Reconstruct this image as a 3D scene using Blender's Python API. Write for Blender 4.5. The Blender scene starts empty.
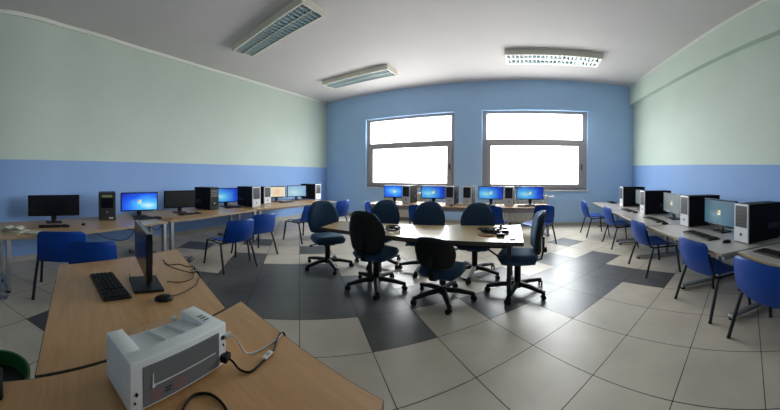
import bpy, bmesh, math, random
from mathutils import Vector, Matrix
random.seed(4)
PI = math.pi
C = bpy.context.scene.collection
sc = bpy.context.scene

# ---------------------------------------------------------------- materials
def nt(name):
    m = bpy.data.materials.new(name); m.use_nodes = True
    n = m.node_tree.nodes; b = n['Principled BSDF']
    return m, m.node_tree, b

def mat(name, col, rough=.5, metal=0., noise=0., nscale=8., stretch=(1, 1, 1), spec=.5, coat=0., bump=0., bscale=60.):
    m, t, b = nt(name)
    b.inputs['Base Color'].default_value = (*col, 1)
    b.inputs['Roughness'].default_value = rough
    b.inputs['Metallic'].default_value = metal
    b.inputs['Specular IOR Level'].default_value = spec
    b.inputs['Coat Weight'].default_value = coat
    tc = t.nodes.new('ShaderNodeTexCoord')
    if noise:
        mp = t.nodes.new('ShaderNodeMapping'); mp.inputs['Scale'].default_value = stretch
        nz = t.nodes.new('ShaderNodeTexNoise'); nz.inputs['Scale'].default_value = nscale; nz.inputs['Detail'].default_value = 5
        rp = t.nodes.new('ShaderNodeValToRGB')
        rp.color_ramp.elements[0].position = .3; rp.color_ramp.elements[1].position = .7
        rp.color_ramp.elements[0].color = (*[c * (1 - noise) for c in col], 1)
        rp.color_ramp.elements[1].color = (*[min(1, c * (1 + noise)) for c in col], 1)
        t.links.new(tc.outputs['Object'], mp.inputs[0]); t.links.new(mp.outputs[0], nz.inputs['Vector'])
        t.links.new(nz.outputs['Fac'], rp.inputs[0]); t.links.new(rp.outputs[0], b.inputs['Base Color'])
    if bump:
        n2 = t.nodes.new('ShaderNodeTexNoise'); n2.inputs['Scale'].default_value = bscale; n2.inputs['Detail'].default_value = 3
        bp = t.nodes.new('ShaderNodeBump'); bp.inputs['Strength'].default_value = bump; bp.inputs['Distance'].default_value = .01
        t.links.new(tc.outputs['Object'], n2.inputs['Vector']); t.links.new(n2.outputs['Fac'], bp.inputs['Height'])
        t.links.new(bp.outputs[0], b.inputs['Normal'])
    return m

BORDER = 1.76
def paint(name, low, high, border=BORDER, slope=0.):
    """two-colour wall paint, the change at BORDER metres"""
    m, t, b = nt(name)
    tc = t.nodes.new('ShaderNodeTexCoord'); sp = t.nodes.new('ShaderNodeSeparateXYZ')
    gt = t.nodes.new('ShaderNodeMath'); gt.operation = 'GREATER_THAN'; gt.inputs[1].default_value = border
    mx = t.nodes.new('ShaderNodeMixRGB'); mx.inputs[1].default_value = (*low, 1); mx.inputs[2].default_value = (*high, 1)
    nz = t.nodes.new('ShaderNodeTexNoise'); nz.inputs['Scale'].default_value = 1.3; nz.inputs['Detail'].default_value = 6
    hs = t.nodes.new('ShaderNodeMixRGB'); hs.blend_type = 'MULTIPLY'; hs.inputs[0].default_value = .12
    n2 = t.nodes.new('ShaderNodeTexNoise'); n2.inputs['Scale'].default_value = 40
    bp = t.nodes.new('ShaderNodeBump'); bp.inputs['Strength'].default_value = .08; bp.inputs['Distance'].default_value = .01
    L = t.links.new
    L(tc.outputs['Object'], sp.inputs[0]); ma = t.nodes.new('ShaderNodeMath'); ma.operation = 'MULTIPLY_ADD'; ma.inputs[1].default_value = slope; L(sp.outputs['Y'], ma.inputs[0]); L(sp.outputs['Z'], ma.inputs[2]); L(ma.outputs[0], gt.inputs[0]); L(gt.outputs[0], mx.inputs[0])
    L(tc.outputs['Object'], nz.inputs['Vector']); L(mx.outputs[0], hs.inputs[1]); L(nz.outputs['Fac'], hs.inputs[2])
    L(hs.outputs[0], b.inputs['Base Color']); L(tc.outputs['Object'], n2.inputs['Vector']); L(n2.outputs['Fac'], bp.inputs['Height'])
    L(bp.outputs[0], b.inputs['Normal'])
    b.inputs['Roughness'].default_value = .6
    b.inputs['Specular IOR Level'].default_value = .25
    return m

def wood(name, c1, c2, rough=.35, scale=(1, 14, 1), coat=0.):
    m, t, b = nt(name)
    tc = t.nodes.new('ShaderNodeTexCoord'); mp = t.nodes.new('ShaderNodeMapping'); mp.inputs['Scale'].default_value = scale
    nz = t.nodes.new('ShaderNodeTexNoise'); nz.inputs['Scale'].default_value = 2.2; nz.inputs['Detail'].default_value = 8; nz.inputs['Distortion'].default_value = .6
    rp = t.nodes.new('ShaderNodeValToRGB')
    rp.color_ramp.elements[0].position = .32; rp.color_ramp.elements[1].position = .68
    rp.color_ramp.elements[0].color = (*c1, 1); rp.color_ramp.elements[1].color = (*c2, 1)
    L = t.links.new
    L(tc.outputs['Object'], mp.inputs[0]); L(mp.outputs[0], nz.inputs['Vector']); L(nz.outputs['Fac'], rp.inputs[0]); L(rp.outputs[0], b.inputs['Base Color'])
    b.inputs['Roughness'].default_value = rough; b.inputs['Coat Weight'].default_value = coat
    return m

def glass(name, tint=(1, 1, 1), gloss=.05):
    m = bpy.data.materials.new(name); m.use_nodes = True; t = m.node_tree; t.nodes.clear()
    o = t.nodes.new('ShaderNodeOutputMaterial'); tr = t.nodes.new('ShaderNodeBsdfTransparent'); tr.inputs[0].default_value = (*tint, 1)
    gl = t.nodes.new('ShaderNodeBsdfGlossy'); gl.inputs['Roughness'].default_value = .03
    mx = t.nodes.new('ShaderNodeMixShader'); mx.inputs[0].default_value = gloss
    t.links.new(tr.outputs[0], mx.inputs[1]); t.links.new(gl.outputs[0], mx.inputs[2])
    t.links.new(mx.outputs[0], o.inputs[0])
    return m

def screen_mat(name, stops, centre=(.0, .0), strength=1., sx=1.6, angle=0., kind='glow'):
    """a lit LCD picture: colours radiate from `centre` (object units)"""
    m = bpy.data.materials.new(name); m.use_nodes = True; t = m.node_tree; b = t.nodes['Principled BSDF']
    L = t.links.new
    tc = t.nodes.new('ShaderNodeTexCoord'); mp = t.nodes.new('ShaderNodeMapping')
    mp.inputs['Location'].default_value = (-centre[0] * sx, 0, -centre[1] * 2.6)
    mp.inputs['Scale'].default_value = (sx, 0, 2.6)
    ln = t.nodes.new('ShaderNodeVectorMath'); ln.operation = 'LENGTH'
    L(tc.outputs['Object'], mp.inputs[0])
    nz = t.nodes.new('ShaderNodeTexNoise'); nz.inputs['Scale'].default_value = 3. if kind == 'glow' else 14.
    L(mp.outputs[0], nz.inputs['Vector'])
    L(mp.outputs[0], ln.inputs[0])
    ad = t.nodes.new('ShaderNodeMath'); ad.operation = 'MULTIPLY_ADD'; ad.inputs[1].default_value = .35 if kind == 'glow' else 1.0
    L(nz.outputs['Fac'], ad.inputs[0]); L(ln.outputs['Value'], ad.inputs[2])
    rp = t.nodes.new('ShaderNodeValToRGB'); cr = rp.color_ramp
    while len(cr.elements) < len(stops): cr.elements.new(.5)
    for e, (p, c) in zip(cr.elements, stops): e.position = p; e.color = (*c, 1)
    L(ad.outputs[0], rp.inputs[0])
    b.inputs['Base Color'].default_value = (.01, .01, .012, 1); b.inputs['Roughness'].default_value = .35
    L(rp.outputs[0], b.inputs['Emission Color']); b.inputs['Emission Strength'].default_value = strength
    return m

M = {}
M['blue_wall'] = paint('blue_paint', (.42, .63, .93), (.42, .63, .93))
M['two_tone'] = paint('two_tone_paint', (.25, .41, .74), (.57, .66, .59))
M['two_tone_right'] = paint('two_tone_paint_right', (.24, .40, .72), (.60, .70, .62), 1.60, -.026)
M['green'] = paint('pale_green_paint', (.60, .70, .62), (.60, .70, .62))
M['ceiling'] = mat('ceiling_paint', (.62, .59, .59), .8, noise=.02, nscale=1.2)
M['cream_trim'] = mat('cream_trim', (.74, .76, .70), .5)
M['base_tile'] = mat('baseboard_tile', (.42, .40, .36), .35, noise=.05, nscale=5)
M['tile_light'] = mat('tile_light', (.59, .53, .435), .36, noise=.10, nscale=2.2, spec=.5)
M['tile_dark'] = mat('tile_dark', (.105, .105, .108), .36, noise=.16, nscale=2.4, spec=.5)
M['grout'] = mat('grout', (.07, .065, .06), .8)
M['alu'] = mat('window_aluminium', (.38, .35, .36), .5)
M['sill'] = mat('sill_stone', (.55, .55, .55), .4, noise=.05, nscale=20)
M['radiator'] = mat('radiator_enamel', (.55, .54, .50), .4)
M['chrome'] = mat('brushed_metal', (.45, .45, .46), .3, metal=.9)
M['silver'] = mat('silver_paint', (.36, .37, .39), .4, metal=.4)
M['black_metal'] = mat('black_metal', (.004, .004, .005), .38)
M['dark_metal'] = mat('dark_metal', (.03, .03, .032), .35, metal=.5)
M['black_plastic'] = mat('black_plastic', (.004, .004, .0045), .5, spec=.35, noise=.15, nscale=60)
M['blk_gloss'] = mat('gloss_black', (.003, .003, .004), .18)
M['key'] = mat('key_caps', (.005, .005, .006), .6, spec=.2)
M['off_screen'] = mat('screen_off', (.003, .003, .005), .25)
M['off_screen_matte'] = mat('screen_off_matte', (.014, .0135, .0145), .35)
M['case_black'] = mat('case_black', (.0035, .0035, .0045), .6, spec=.2, noise=.1, nscale=40)
M['case_grey'] = mat('case_grey', (.035, .04, .043), .4)
M['case_silver'] = mat('case_silver', (.66, .67, .70), .35)
M['bay_dark'] = mat('bay_dark', (.016, .016, .02), .4)
M['yellow_label'] = mat('yellow_label', (.45, .43, .18), .6)
M['white_label'] = mat('white_label', (.7, .7, .7), .6)
M['fabric'] = mat('office_fabric', (.010, .042, .096), .85, noise=.25, nscale=120, bump=.3, bscale=300)
_b = M['fabric'].node_tree.nodes['Principled BSDF']; _b.inputs['Sheen Weight'].default_value = .7; _b.inputs['Sheen Roughness'].default_value = .4; _b.inputs['Sheen Tint'].default_value = (.45, .72, 1, 1)
M['fabric_black'] = mat('office_fabric_black', (.010, .011, .016), .9, noise=.25, nscale=120, bump=.3, bscale=300)
M['blue_plastic'] = mat('blue_plastic', (.002, .050, .30), .45, noise=.05, nscale=90, spec=.22)
M['beech'] = wood('beech_laminate', (.46, .290, .150), (.54, .345, .185), .32, (14, 1.2, 1))
M['beech_fg'] = wood('beech_laminate_warm', (.46, .250, .105), (.55, .305, .135), .34, (2.0, 16, 1))
M['maple'] = wood('maple_laminate', (.44, .325, .155), (.50, .375, .195), .26, (1.2, 14, 1), coat=.3)
M['grey_top'] = wood('grey_laminate', (.40, .37, .345), (.45, .42, .39), .3, (14, 1.2, 1))
M['edge'] = mat('edge_band', (.30, .22, .13), .5)
M['dark_edge'] = mat('dark_edge_band', (.07, .055, .04), .5)
M['printer'] = mat('printer_shell', (.74, .77, .78), .42, noise=.02, nscale=12)
M['printer_dark'] = mat('printer_dark_panel', (.13, .14, .15), .4)
M['printer_well'] = mat('printer_well', (.62, .65, .66), .45)
M['white'] = mat('white_plastic', (.72, .72, .72), .4)
M['red_text'] = mat('printed_red', (.30, .12, .11), .6)
M['grey_text'] = mat('printed_grey', (.36, .36, .36), .6)
M['clear'] = glass('clear_plastic', (.93, .95, .96))
M['clear_blue'] = glass('clear_blue_plastic', (.80, .87, .95))
M['pane'] = glass('window_glass', (.97, .98, .98))
M['lamp_body'] = mat('lamp_enamel', (.80, .77, .66), .5)
M['reflector'] = mat('lamp_reflector', (.62, .72, .76), .16, metal=.95)
M['louvre'] = mat('lamp_louvre', (.55, .68, .70), .3, metal=.35)
M['tube'] = mat('lamp_tube', (.75, .78, .78), .3)
M['green_bin'] = mat('green_plastic', (.012, .095, .022), .4)
M['bag'] = mat('dark_bin_bag', (.003, .003, .004), .5)
M['paper'] = mat('paper', (.62, .60, .48), .8, noise=.08, nscale=12)
M['kraft'] = mat('kraft_cover', (.45, .37, .25), .8, noise=.08, nscale=12)
M['cable'] = mat('black_cable', (.004, .004, .004), .6, spec=.2)
M['cable_grey'] = mat('grey_cable', (.45, .45, .43), .45)
M['orange'] = mat('orange_rubber', (.45, .10, .02), .5)
BL = [(.10, (.80, .93, .98)), (.26, (.12, .52, .95)), (.55, (.015, .14, .80)), (.95, (.006, .03, .35))]
M['screen_blue'] = screen_mat('screen_desktop_blue', BL, (0, 0), .17, 1.5)
M['screen_corner'] = screen_mat('screen_desktop_side_glow', [(.15, (.62, .92, .95)), (.38, (.08, .50, .95)), (.7, (.01, .10, .80)), (1., (.004, .02, .35))], (.16, -.08), .17, 1.3)
M['screen_left'] = screen_mat('screen_desktop_left_glow', [(.10, (.50, .95, .95)), (.38, (.10, .50, .92)), (.75, (.015, .08, .72)), (1., (.004, .02, .32))], (-.14, -.04), .13, 1.5)
M['screen_pale'] = screen_mat('screen_desktop_pale', [(.10, (.60, .78, .80)), (.4, (.33, .58, .72)), (.95, (.12, .26, .50))], (-.1, -.05), .15, 1.4)
M['screen_oblique'] = screen_mat('screen_desktop_oblique', [(.10, (.40, .62, .66)), (.4, (.10, .30, .42)), (.95, (.035, .14, .30))], (-.1, -.05), .065, 1.4)
M['screen_grey'] = screen_mat('screen_desktop_washed', [(.10, (.42, .52, .48)), (.4, (.25, .33, .34)), (.95, (.16, .22, .27))], (0, 0), .075, 1.4)
M['screen_orange'] = screen_mat('screen_orange_picture', [(.25, (.85, .22, .10)), (.55, (.85, .50, .28)), (.85, (.80, .72, .52))], (0, 0), .15, 2.4, kind='busy')
def emis(name, col, s):
    m, t, b = nt(name); b.inputs['Base Color'].default_value = (.02, .02, .02, 1)
    b.inputs['Emission Color'].default_value = (*col, 1); b.inputs['Emission Strength'].default_value = s
    return m
M['tube_added_glow'] = emis('lamp_tube_added_glow', (1., .97, .94), 14.)  # added glow: stands in for the window's reflection and lifts the window wall
M['logo_r'] = emis('logo_red', (.90, .30, .12), .16); M['logo_g'] = emis('logo_green', (.55, .85, .30), .16)
M['logo_b'] = emis('logo_blue', (.55, .80, .98), .16); M['logo_y'] = emis('logo_yellow', (.98, .85, .30), .16)
M['logo_w'] = emis('logo_glow', (.85, .95, 1.), .16)

# ---------------------------------------------------------------- mesh helpers
class MB:
    def __init__(s): s.bm = bmesh.new(); s.mats = []
    def mi(s, m):
        if m is None: return 0
        if m not in s.mats: s.mats.append(m)
        return s.mats.index(m)
    def box(s, x0, x1, y0, y1, z0, z1, m=None, bev=0., seg=2, mx=None):
        k = s.mi(m); r = bmesh.ops.create_cube(s.bm, size=1.)['verts']
        for v in r: v.co = Vector(((v.co.x + .5) * (x1 - x0) + x0, (v.co.y + .5) * (y1 - y0) + y0, (v.co.z + .5) * (z1 - z0) + z0))
        fs = {f for v in r for f in v.link_faces}
        if bev:
            es = list({e for v in r for e in v.link_edges})
            o = bmesh.ops.bevel(s.bm, geom=es, offset=bev, segments=seg, profile=.5, affect='EDGES')
            fs = {f for f in fs if f.is_valid} | set(o['faces'])
        for f in fs: f.material_index = k
        if mx is not None:
            vs = {v for f in fs for v in f.verts}
            for v in vs: v.co = mx @ v.co
        return s
    def poly(s, pts, z0, z1, m=None):
        """vertical prism over a counter-clockwise outline"""
        k = s.mi(m); a = [s.bm.verts.new((x, y, z0)) for x, y in pts]; b = [s.bm.verts.new((x, y, z1)) for x, y in pts]
        n = len(pts); fs = [s.bm.faces.new(a[::-1]), s.bm.faces.new(b)]
        for i in range(n): fs.append(s.bm.faces.new((a[i], a[(i + 1) % n], b[(i + 1) % n], b[i])))
        for f in fs: f.material_index = k
        return s
    def tube(s, pts, r, m=None, n=8, r2=None, flat=1.):
        k = s.mi(m); pts = [Vector(p) for p in pts]; N = len(pts); rings = []
        up = None
        for i, p in enumerate(pts):
            d = (pts[min(i + 1, N - 1)] - pts[max(i - 1, 0)]).normalized()
            if up is None:
                up = Vector((0, 0, 1)) if abs(d.z) < .9 else Vector((1, 0, 0))
            a = d.cross(up).normalized(); b = a.cross(d).normalized(); up = b
            rr = r if r2 is None else r + (r2 - r) * i / max(1, N - 1)
            rings.append([s.bm.verts.new(p + a * rr * math.cos(t * 2 * PI / n) + b * rr * flat * math.sin(t * 2 * PI / n)) for t in range(n)])
        for i in range(N - 1):
            for t in range(n):
                f = s.bm.faces.new((rings[i][t], rings[i][(t + 1) % n], rings[i + 1][(t + 1) % n], rings[i + 1][t])); f.material_index = k
        for q in (rings[0][::-1], rings[-1]):
            f = s.bm.faces.new(q); f.material_index = k
        return s
    def lathe(s, prof, m=None, n=20, c=(0, 0, 0), sx=1., sy=1.):
        k = s.mi(m); rings = []
        for r, z in prof:
            rings.append([s.bm.verts.new((c[0] + sx * max(r, 1e-4) * math.cos(t * 2 * PI / n), c[1] + sy * max(r, 1e-4) * math.sin(t * 2 * PI / n), c[2] + z)) for t in range(n)])
        for i in range(len(rings) - 1):
            for t in range(n):
                f = s.bm.faces.new((rings[i][t], rings[i][(t + 1) % n], rings[i + 1][(t + 1) % n], rings[i + 1][t])); f.material_index = k
        for q in (rings[0][::-1], rings[-1]):
            f = s.bm.faces.new(q); f.material_index = k
        return s
    def cyl(s, c, r, h, axis='z', m=None, n=16):
        c = Vector(c); d = {'x': Vector((1, 0, 0)), 'y': Vector((0, 1, 0)), 'z': Vector((0, 0, 1))}[axis] * h / 2
        return s.tube([c - d, c + d], r, m, n)
    def shell(s, fn, nu, nv, th, m=None):
        """curved sheet p(u, v) with real thickness `th`"""
        k = s.mi(m); P = [[Vector(fn(u / nu, v / nv)) for u in range(nu + 1)] for v in range(nv + 1)]
        def nrm(i, j):
            a = P[i][min(j + 1, nu)] - P[i][max(j - 1, 0)]; b = P[min(i + 1, nv)][j] - P[max(i - 1, 0)][j]
            c = a.cross(b); return c.normalized() if c.length > 1e-9 else Vector((0, 0, 1))
        A = [[s.bm.verts.new(P[i][j] + nrm(i, j) * th / 2) for j in range(nu + 1)] for i in range(nv + 1)]
        B = [[s.bm.verts.new(P[i][j] - nrm(i, j) * th / 2) for j in range(nu + 1)] for i in range(nv + 1)]
        fs = []
        for i in range(nv):
            for j in range(nu):
                fs.append(s.bm.faces.new((A[i][j], A[i][j + 1], A[i + 1][j + 1], A[i + 1][j])))
                fs.append(s.bm.faces.new((B[i][j], B[i + 1][j], B[i + 1][j + 1], B[i][j + 1])))
        for j in range(nu):
            fs.append(s.bm.faces.new((A[0][j], B[0][j], B[0][j + 1], A[0][j + 1]))); fs.append(s.bm.faces.new((A[nv][j], A[nv][j + 1], B[nv][j + 1], B[nv][j])))
        for i in range(nv):
            fs.append(s.bm.faces.new((A[i][0], A[i + 1][0], B[i + 1][0], B[i][0]))); fs.append(s.bm.faces.new((A[i][nu], B[i][nu], B[i + 1][nu], A[i + 1][nu])))
        for f in fs: f.material_index = k
        return s
    def pad(s, hw, h, th, z0=0., bow=0., lean=0., low=.0, m=None, nu=14, nv=14, horiz=False, power=3.):
        """upholstered cushion: half-width hw(v), height h, bulging thickness th; standing in XZ, or lying when horiz"""
        k = s.mi(m)
        def P(u, v, side):
            a = u * 2 - 1; b = v * 2 - 1
            r = max(abs(a), 1e-6)
            # squircle mapping
            x = a * math.sqrt(1 - b * b / 2 * .55) * hw(v); z = (b * math.sqrt(1 - a * a / 2 * .55) * .5 + .5) * h
            e = max(0., 1 - max(abs(a), abs(b)) ** power) ** .5
            y = side * th / 2 * e + bow * (a * a) + lean * (z / h) + low * math.sin(v * PI)
            return (x, z - h / 2, -y) if horiz else (x, y, z + z0)
        F = [[None] * (nu + 1) for _ in range(nv + 1)]; G = [[None] * (nu + 1) for _ in range(nv + 1)]
        for i in range(nv + 1):
            for j in range(nu + 1):
                rim = i in (0, nv) or j in (0, nu)
                c = Vector(P(j / nu, i / nv, 1)); F[i][j] = s.bm.verts.new(c + (Vector((0, 0, z0)) if horiz else Vector()))
                G[i][j] = F[i][j] if rim else s.bm.verts.new(Vector(P(j / nu, i / nv, -1)) + (Vector((0, 0, z0)) if horiz else Vector()))
        for i in range(nv):
            for j in range(nu):
                f = s.bm.faces.new((F[i][j], F[i + 1][j], F[i + 1][j + 1], F[i][j + 1])); f.material_index = k
                f = s.bm.faces.new((G[i][j], G[i][j + 1], G[i + 1][j + 1], G[i + 1][j])); f.material_index = k
        return s
    def xf(s, mx):
        for v in s.bm.verts: v.co = mx @ v.co
        return s
    def build(s, name, m=None, parent=None, smooth=False, loc=None, rot=None):
        me = bpy.data.meshes.new(name); bmesh.ops.recalc_face_normals(s.bm, faces=s.bm.faces[:]); s.bm.to_mesh(me); s.bm.free()
        ms = [x for x in s.mats]
        if not ms: ms = [m]
        for x in ms: me.materials.append(M[x] if isinstance(x, str) else x)
        if smooth:
            for p in me.polygons: p.use_smooth = True
            try: me.set_sharp_from_angle(angle=math.radians(smooth if smooth is not True else 180))
            except Exception: pass
        o = bpy.data.objects.new(name, me); C.objects.link(o)
        if parent is not None: o.parent = parent
        if loc: o.location = loc
        if rot: o.rotation_euler = rot
        return o

def tag(o, label=None, cat=None, group=None):
    if label: o['label'] = label
    if cat: o['category'] = cat
    if group: o['group'] = group
    return o
def empty(name, loc=(0, 0, 0), rz=0.):
    o = bpy.data.objects.new(name, None); C.objects.link(o); o.location = loc; o.rotation_euler = (0, 0, rz); o.empty_display_size = .1
    return o
def kids(o): return [c for c in bpy.data.objects if c.parent is o]
def copy_tree(o, parent=None):
    c = o.copy(); C.objects.link(c); c.parent = parent
    for k in kids(o): copy_tree(k, c)
    return c
def struct(o): o['kind'] = 'structure'; return o
def face(dx, dy):
    """z rotation that turns local +Y to direction (dx, dy)"""
    return math.atan2(-dx, dy)

# ---------------------------------------------------------------- the room
CEIL = 4.30; W = 8.44; XR = 3.0; BACK = -3.2; SL = math.tan(.0517)
left = [(-4.15, BACK), (-4.38, -2.2), (-4.66, -1.39), (-5.02, -.8), (-5.37, -.31), (-5.76, .39), (-6.13, 1.1), (-6.48, 2.0), (-6.76, 2.92), (-6.94, 3.7), (-7.16, 5.14), (-7.31, 6.74), (-7.40, W)]
def smooth_line(P, n=5):
    P = [P[0]] + P + [P[-1]]; out = []
    for i in range(1, len(P) - 2):
        for k in range(n):
            t = k / n; a, b_, c, d = (Vector(q) for q in P[i - 1:i + 3])
            out.append(tuple(.5 * ((2 * b_) + (c - a) * t + (2 * a - 5 * b_ + 4 * c - d) * t * t + (3 * b_ - a - 3 * c + d) * t ** 3)))
    return out + [P[-1]]
left = smooth_line(left)
def right_x(y): return XR + .12 + SL * (W - y)
def strip_wall(name, pts, z0, z1, th, mt):
    """wall along a polyline, thickness away from the room (to the left of the walking direction)"""
    b = MB(); k = b.mi(mt); n = len(pts); off = []
    for i, p in enumerate(pts):
        a = Vector(pts[max(i - 1, 0)]); c = Vector(pts[min(i + 1, n - 1)]); d = (c - a).normalized()
        off.append((p[0] - d.y * th, p[1] + d.x * th))
    R = []
    for p, q in zip(pts, off): R.append([b.bm.verts.new((p[0], p[1], z0)), b.bm.verts.new((p[0], p[1], z1)), b.bm.verts.new((q[0], q[1], z1)), b.bm.verts.new((q[0], q[1], z0))])
    for i in range(n - 1):
        for t in range(4): b.bm.faces.new((R[i][t], R[i][(t + 1) % 4], R[i + 1][(t + 1) % 4], R[i + 1][t]))
    b.bm.faces.new(R[0]); b.bm.faces.new(R[-1][::-1])
    return b
struct(strip_wall('wall_left', left, 0, CEIL, .2, 'two_tone').build('wall_left', smooth=40))
struct(strip_wall('trim_1', [(x + .0, y) for x, y in left], CEIL - .07, CEIL, -.03, 'cream_trim').build('trim_1', smooth=40))
struct(strip_wall('baseboard_left', left, 0, .09, -.015, 'base_tile').build('baseboard_left', smooth=40))
b = MB(); b.poly([(right_x(BACK), BACK), (right_x(BACK) + .2, BACK), (right_x(W) + .2, W), (right_x(W), W)], 0, CEIL, 'two_tone_right'); struct(b.build('wall_right'))
b = MB(); b.poly([(right_x(BACK) - .12, BACK), (right_x(BACK), BACK), (right_x(W), W), (right_x(W) - .12, W)], 3.72, CEIL, 'green'); struct(b.build('trim_2'))
b = MB(); b.poly([(right_x(BACK) - .135, BACK), (right_x(BACK) - .12, BACK), (right_x(W) - .12, W), (right_x(W) - .135, W)], CEIL - .05, CEIL, 'cream_trim'); struct(b.build('trim_3'))
b = MB(); b.poly([(right_x(BACK) - .015, BACK), (right_x(BACK), BACK), (right_x(W), W), (right_x(W) - .015, W)], 0, .09, 'base_tile'); struct(b.build('baseboard_right'))
b = MB(); b.box(-4.4, right_x(BACK) + .2, BACK - .2, BACK, 0, CEIL, 'two_tone'); struct(b.build('wall_front'))
b = MB(); b.box(-7.7, 4.0, BACK - .2, W + .35, CEIL, CEIL + .15, 'ceiling'); struct(b.build('ceiling'))
# window wall with two openings
wins = [(-5.57, -2.36), (-1.50, 1.66)]; ZB, ZT = 1.05, 3.42
b = MB(); xs = [-7.6] + [v for w in wins for v in w] + [3.32]
for i in range(0, 6, 2): b.box(xs[i], xs[i + 1], W, W + .22, 0, CEIL, 'blue_wall')
for x0, x1 in wins:
    b.box(x0, x1, W, W + .22, 0, ZB, 'blue_wall'); b.box(x0, x1, W, W + .22, ZT, CEIL, 'blue_wall')
struct(b.build('wall_back'))
b = MB(); b.box(-7.4, right_x(W), W - .015, W, 0, .09, 'base_tile'); struct(b.build('baseboard_back'))
for i, (x0, x1) in enumerate(wins):
    r = struct(empty('window_%d' % (i + 1), ((x0 + x1) / 2, W + .10, ZB))); hw = (x1 - x0) / 2; H = ZT - ZB
    f = MB(); fw = .13
    f.box(-hw, -hw + fw, 0, .09, 0, H, 'alu', .006); f.box(hw - fw, hw, 0, .09, 0, H, 'alu', .006)
    f.box(-hw + fw, hw - fw, 0, .09, 0, .09, 'alu', .006); f.box(-hw + fw, hw - fw, 0, .09, H - .085, H, 'alu', .006)
    f.box(-hw + fw, hw - fw, 0, .09, 1.40, 1.52, 'alu', .006)
    f.build('window_frame', None, r)
    s = MB(); a = hw - fw + .02; sw = .15
    s.box(-a, -a + sw, -.03, .06, .07, 1.42, 'alu', .006); s.box(a - sw, a, -.03, .06, .07, 1.42, 'alu', .006)
    s.box(-a + sw, a - sw, -.03, .06, .07, .17, 'alu', .006); s.box(-a + sw, a - sw, -.03, .06, 1.32, 1.42, 'alu', .006)
    s.build('sash', None, r)
    h = MB(); h.box(a - .07, a - .035, -.05, -.03, .62, .78, 'black_metal', .004); h.box(a - .065, a - .04, -.08, -.05, .60, .72, 'black_metal', .006); h.build('window_handle', None, r)
    for k in range(2):
        h = MB(); x = -hw * .42 + k * hw * .84; h.box(x - .06, x + .06, -.045, -.03, 1.43, 1.47, 'alu', .004); h.build('latch', None, r)
    g = MB(); g.box(-a + sw - .01, a - sw + .01, .012, .02, .16, 1.33, 'pane'); g.build('pane', None, r)
    g = MB(); g.box(-hw + fw - .01, hw - fw + .01, .04, .048, 1.51, H - .08, 'pane'); g.build('pane', None, r)
    g = MB(); g.box(-hw - .04, hw + .04, -.15, -.0, -.035, .0, 'sill', .006); g.build('window_sill', None, r)

# floor of large square tiles laid diagonally, cream with a band of charcoal ones
T = .6; psi = .815; OA, OB = -.223, -.003
Av = Vector((-math.sin(psi), math.cos(psi))); Bv = Vector((math.cos(psi), math.sin(psi)))
DARK = {(6, -2), (7, -2), (8, -2), (7, -1), (6, -1), (5, -1), (5, 0), (6, 0), (7, 0), (9, 0), (4, 1), (5, 1), (6, 1), (5, 2), (4, 3), (3, 4), (5, 4), (4, 4), (2, 6), (3, 6),
        (3, 5), (4, 5), (4, 6), (5, 6), (4, 7), (6, 8), (10, -2), (9, -4), (7, -4), (6, -3), (5, -2), (5, -3), (3, -4)}
b = MB(); b.box(-7.7, 4.0, BACK - .2, W + .3, -.1, -.004, 'grout')
kl, kd = b.mi('tile_light'), b.mi('tile_dark'); g = .0035
for a in range(-12, 20):
    for c in range(-14, 18):
        q = [(a + g / T, c + g / T), (a + 1 - g / T, c + g / T), (a + 1 - g / T, c + 1 - g / T), (a + g / T, c + 1 - g / T)]
        P = [Av * (i + OA) * T + Bv * (j + OB) * T for i, j in q]
        if not any(-7.6 < p.x < 3.9 and BACK < p.y < W for p in P): continue
        vs = [b.bm.verts.new((p.x, p.y, 0)) for p in P]
        f = b.bm.faces.new(vs[::-1]); f.material_index = kd if (a, c) in DARK else kl
me_floor = b
fo = b.build('floor'); struct(fo)

# ---------------------------------------------------------------- ceiling lights
def ceiling_light(x0, x1, y0, y1, label, tube='tube'):
    r = empty('ceiling_light', ((x0 + x1) / 2, (y0 + y1) / 2, CEIL)); hx, hy = (x1 - x0) / 2, (y1 - y0) / 2; h = .125
    tag(r, label, 'ceiling light', 'louvred ceiling lights')
    f = MB(); t = .03
    f.box(-hx, hx, -hy, hy, -.02, 0, 'lamp_body')
    f.box(-hx, hx, -hy, -hy + t, -h, -.02, 'lamp_body'); f.box(-hx, hx, hy - t, hy, -h, -.02, 'lamp_body')
    f.box(-hx, -hx + t, -hy + t, hy - t, -h, -.02, 'lamp_body'); f.box(hx - t, hx, -hy + t, hy - t, -h, -.02, 'lamp_body')
    f.box(-hx + t, hx - t, -.006, .006, -h, -.02, 'lamp_body')
    f.build('housing', None, r)
    for s in (-1, 1):
        ya, yb = (.006, hy - t) if s > 0 else (-hy + t, -.006); yc = (ya + yb) / 2; w = (yb - ya) / 2
        q = MB()
        q.shell(lambda u, v: (-hx + t + v * 2 * (hx - t), yc + w * .98 * math.cos(PI * (1 - u)), -h + .012 + (h - .038) * math.sin(PI * u)), 10, 1, .002, 'reflector')
        q.build('reflector', None, r, smooth=60)
        q = MB(); n = 22
        for k in range(1, n):
            x = -hx + t + (2 * hx - 2 * t) * k / n
            q.box(x - .005, x + .005, ya + .004, yb - .004, -h, -h + .05, 'louvre')
        q.build('louvre', None, r)
        q = MB(); q.cyl((0, yc, -h + .065), .013, 2 * hx - .12, 'x', tube, 10); q.build('tube', None, r, smooth=60)
    return r
ceiling_light(-5.45, -3.25, 3.12, 3.66, 'long louvred ceiling light nearest the camera at upper left')
ceiling_light(-5.78, -3.55, 6.38, 6.93, 'long louvred ceiling light in the left corner before the left window')
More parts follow.
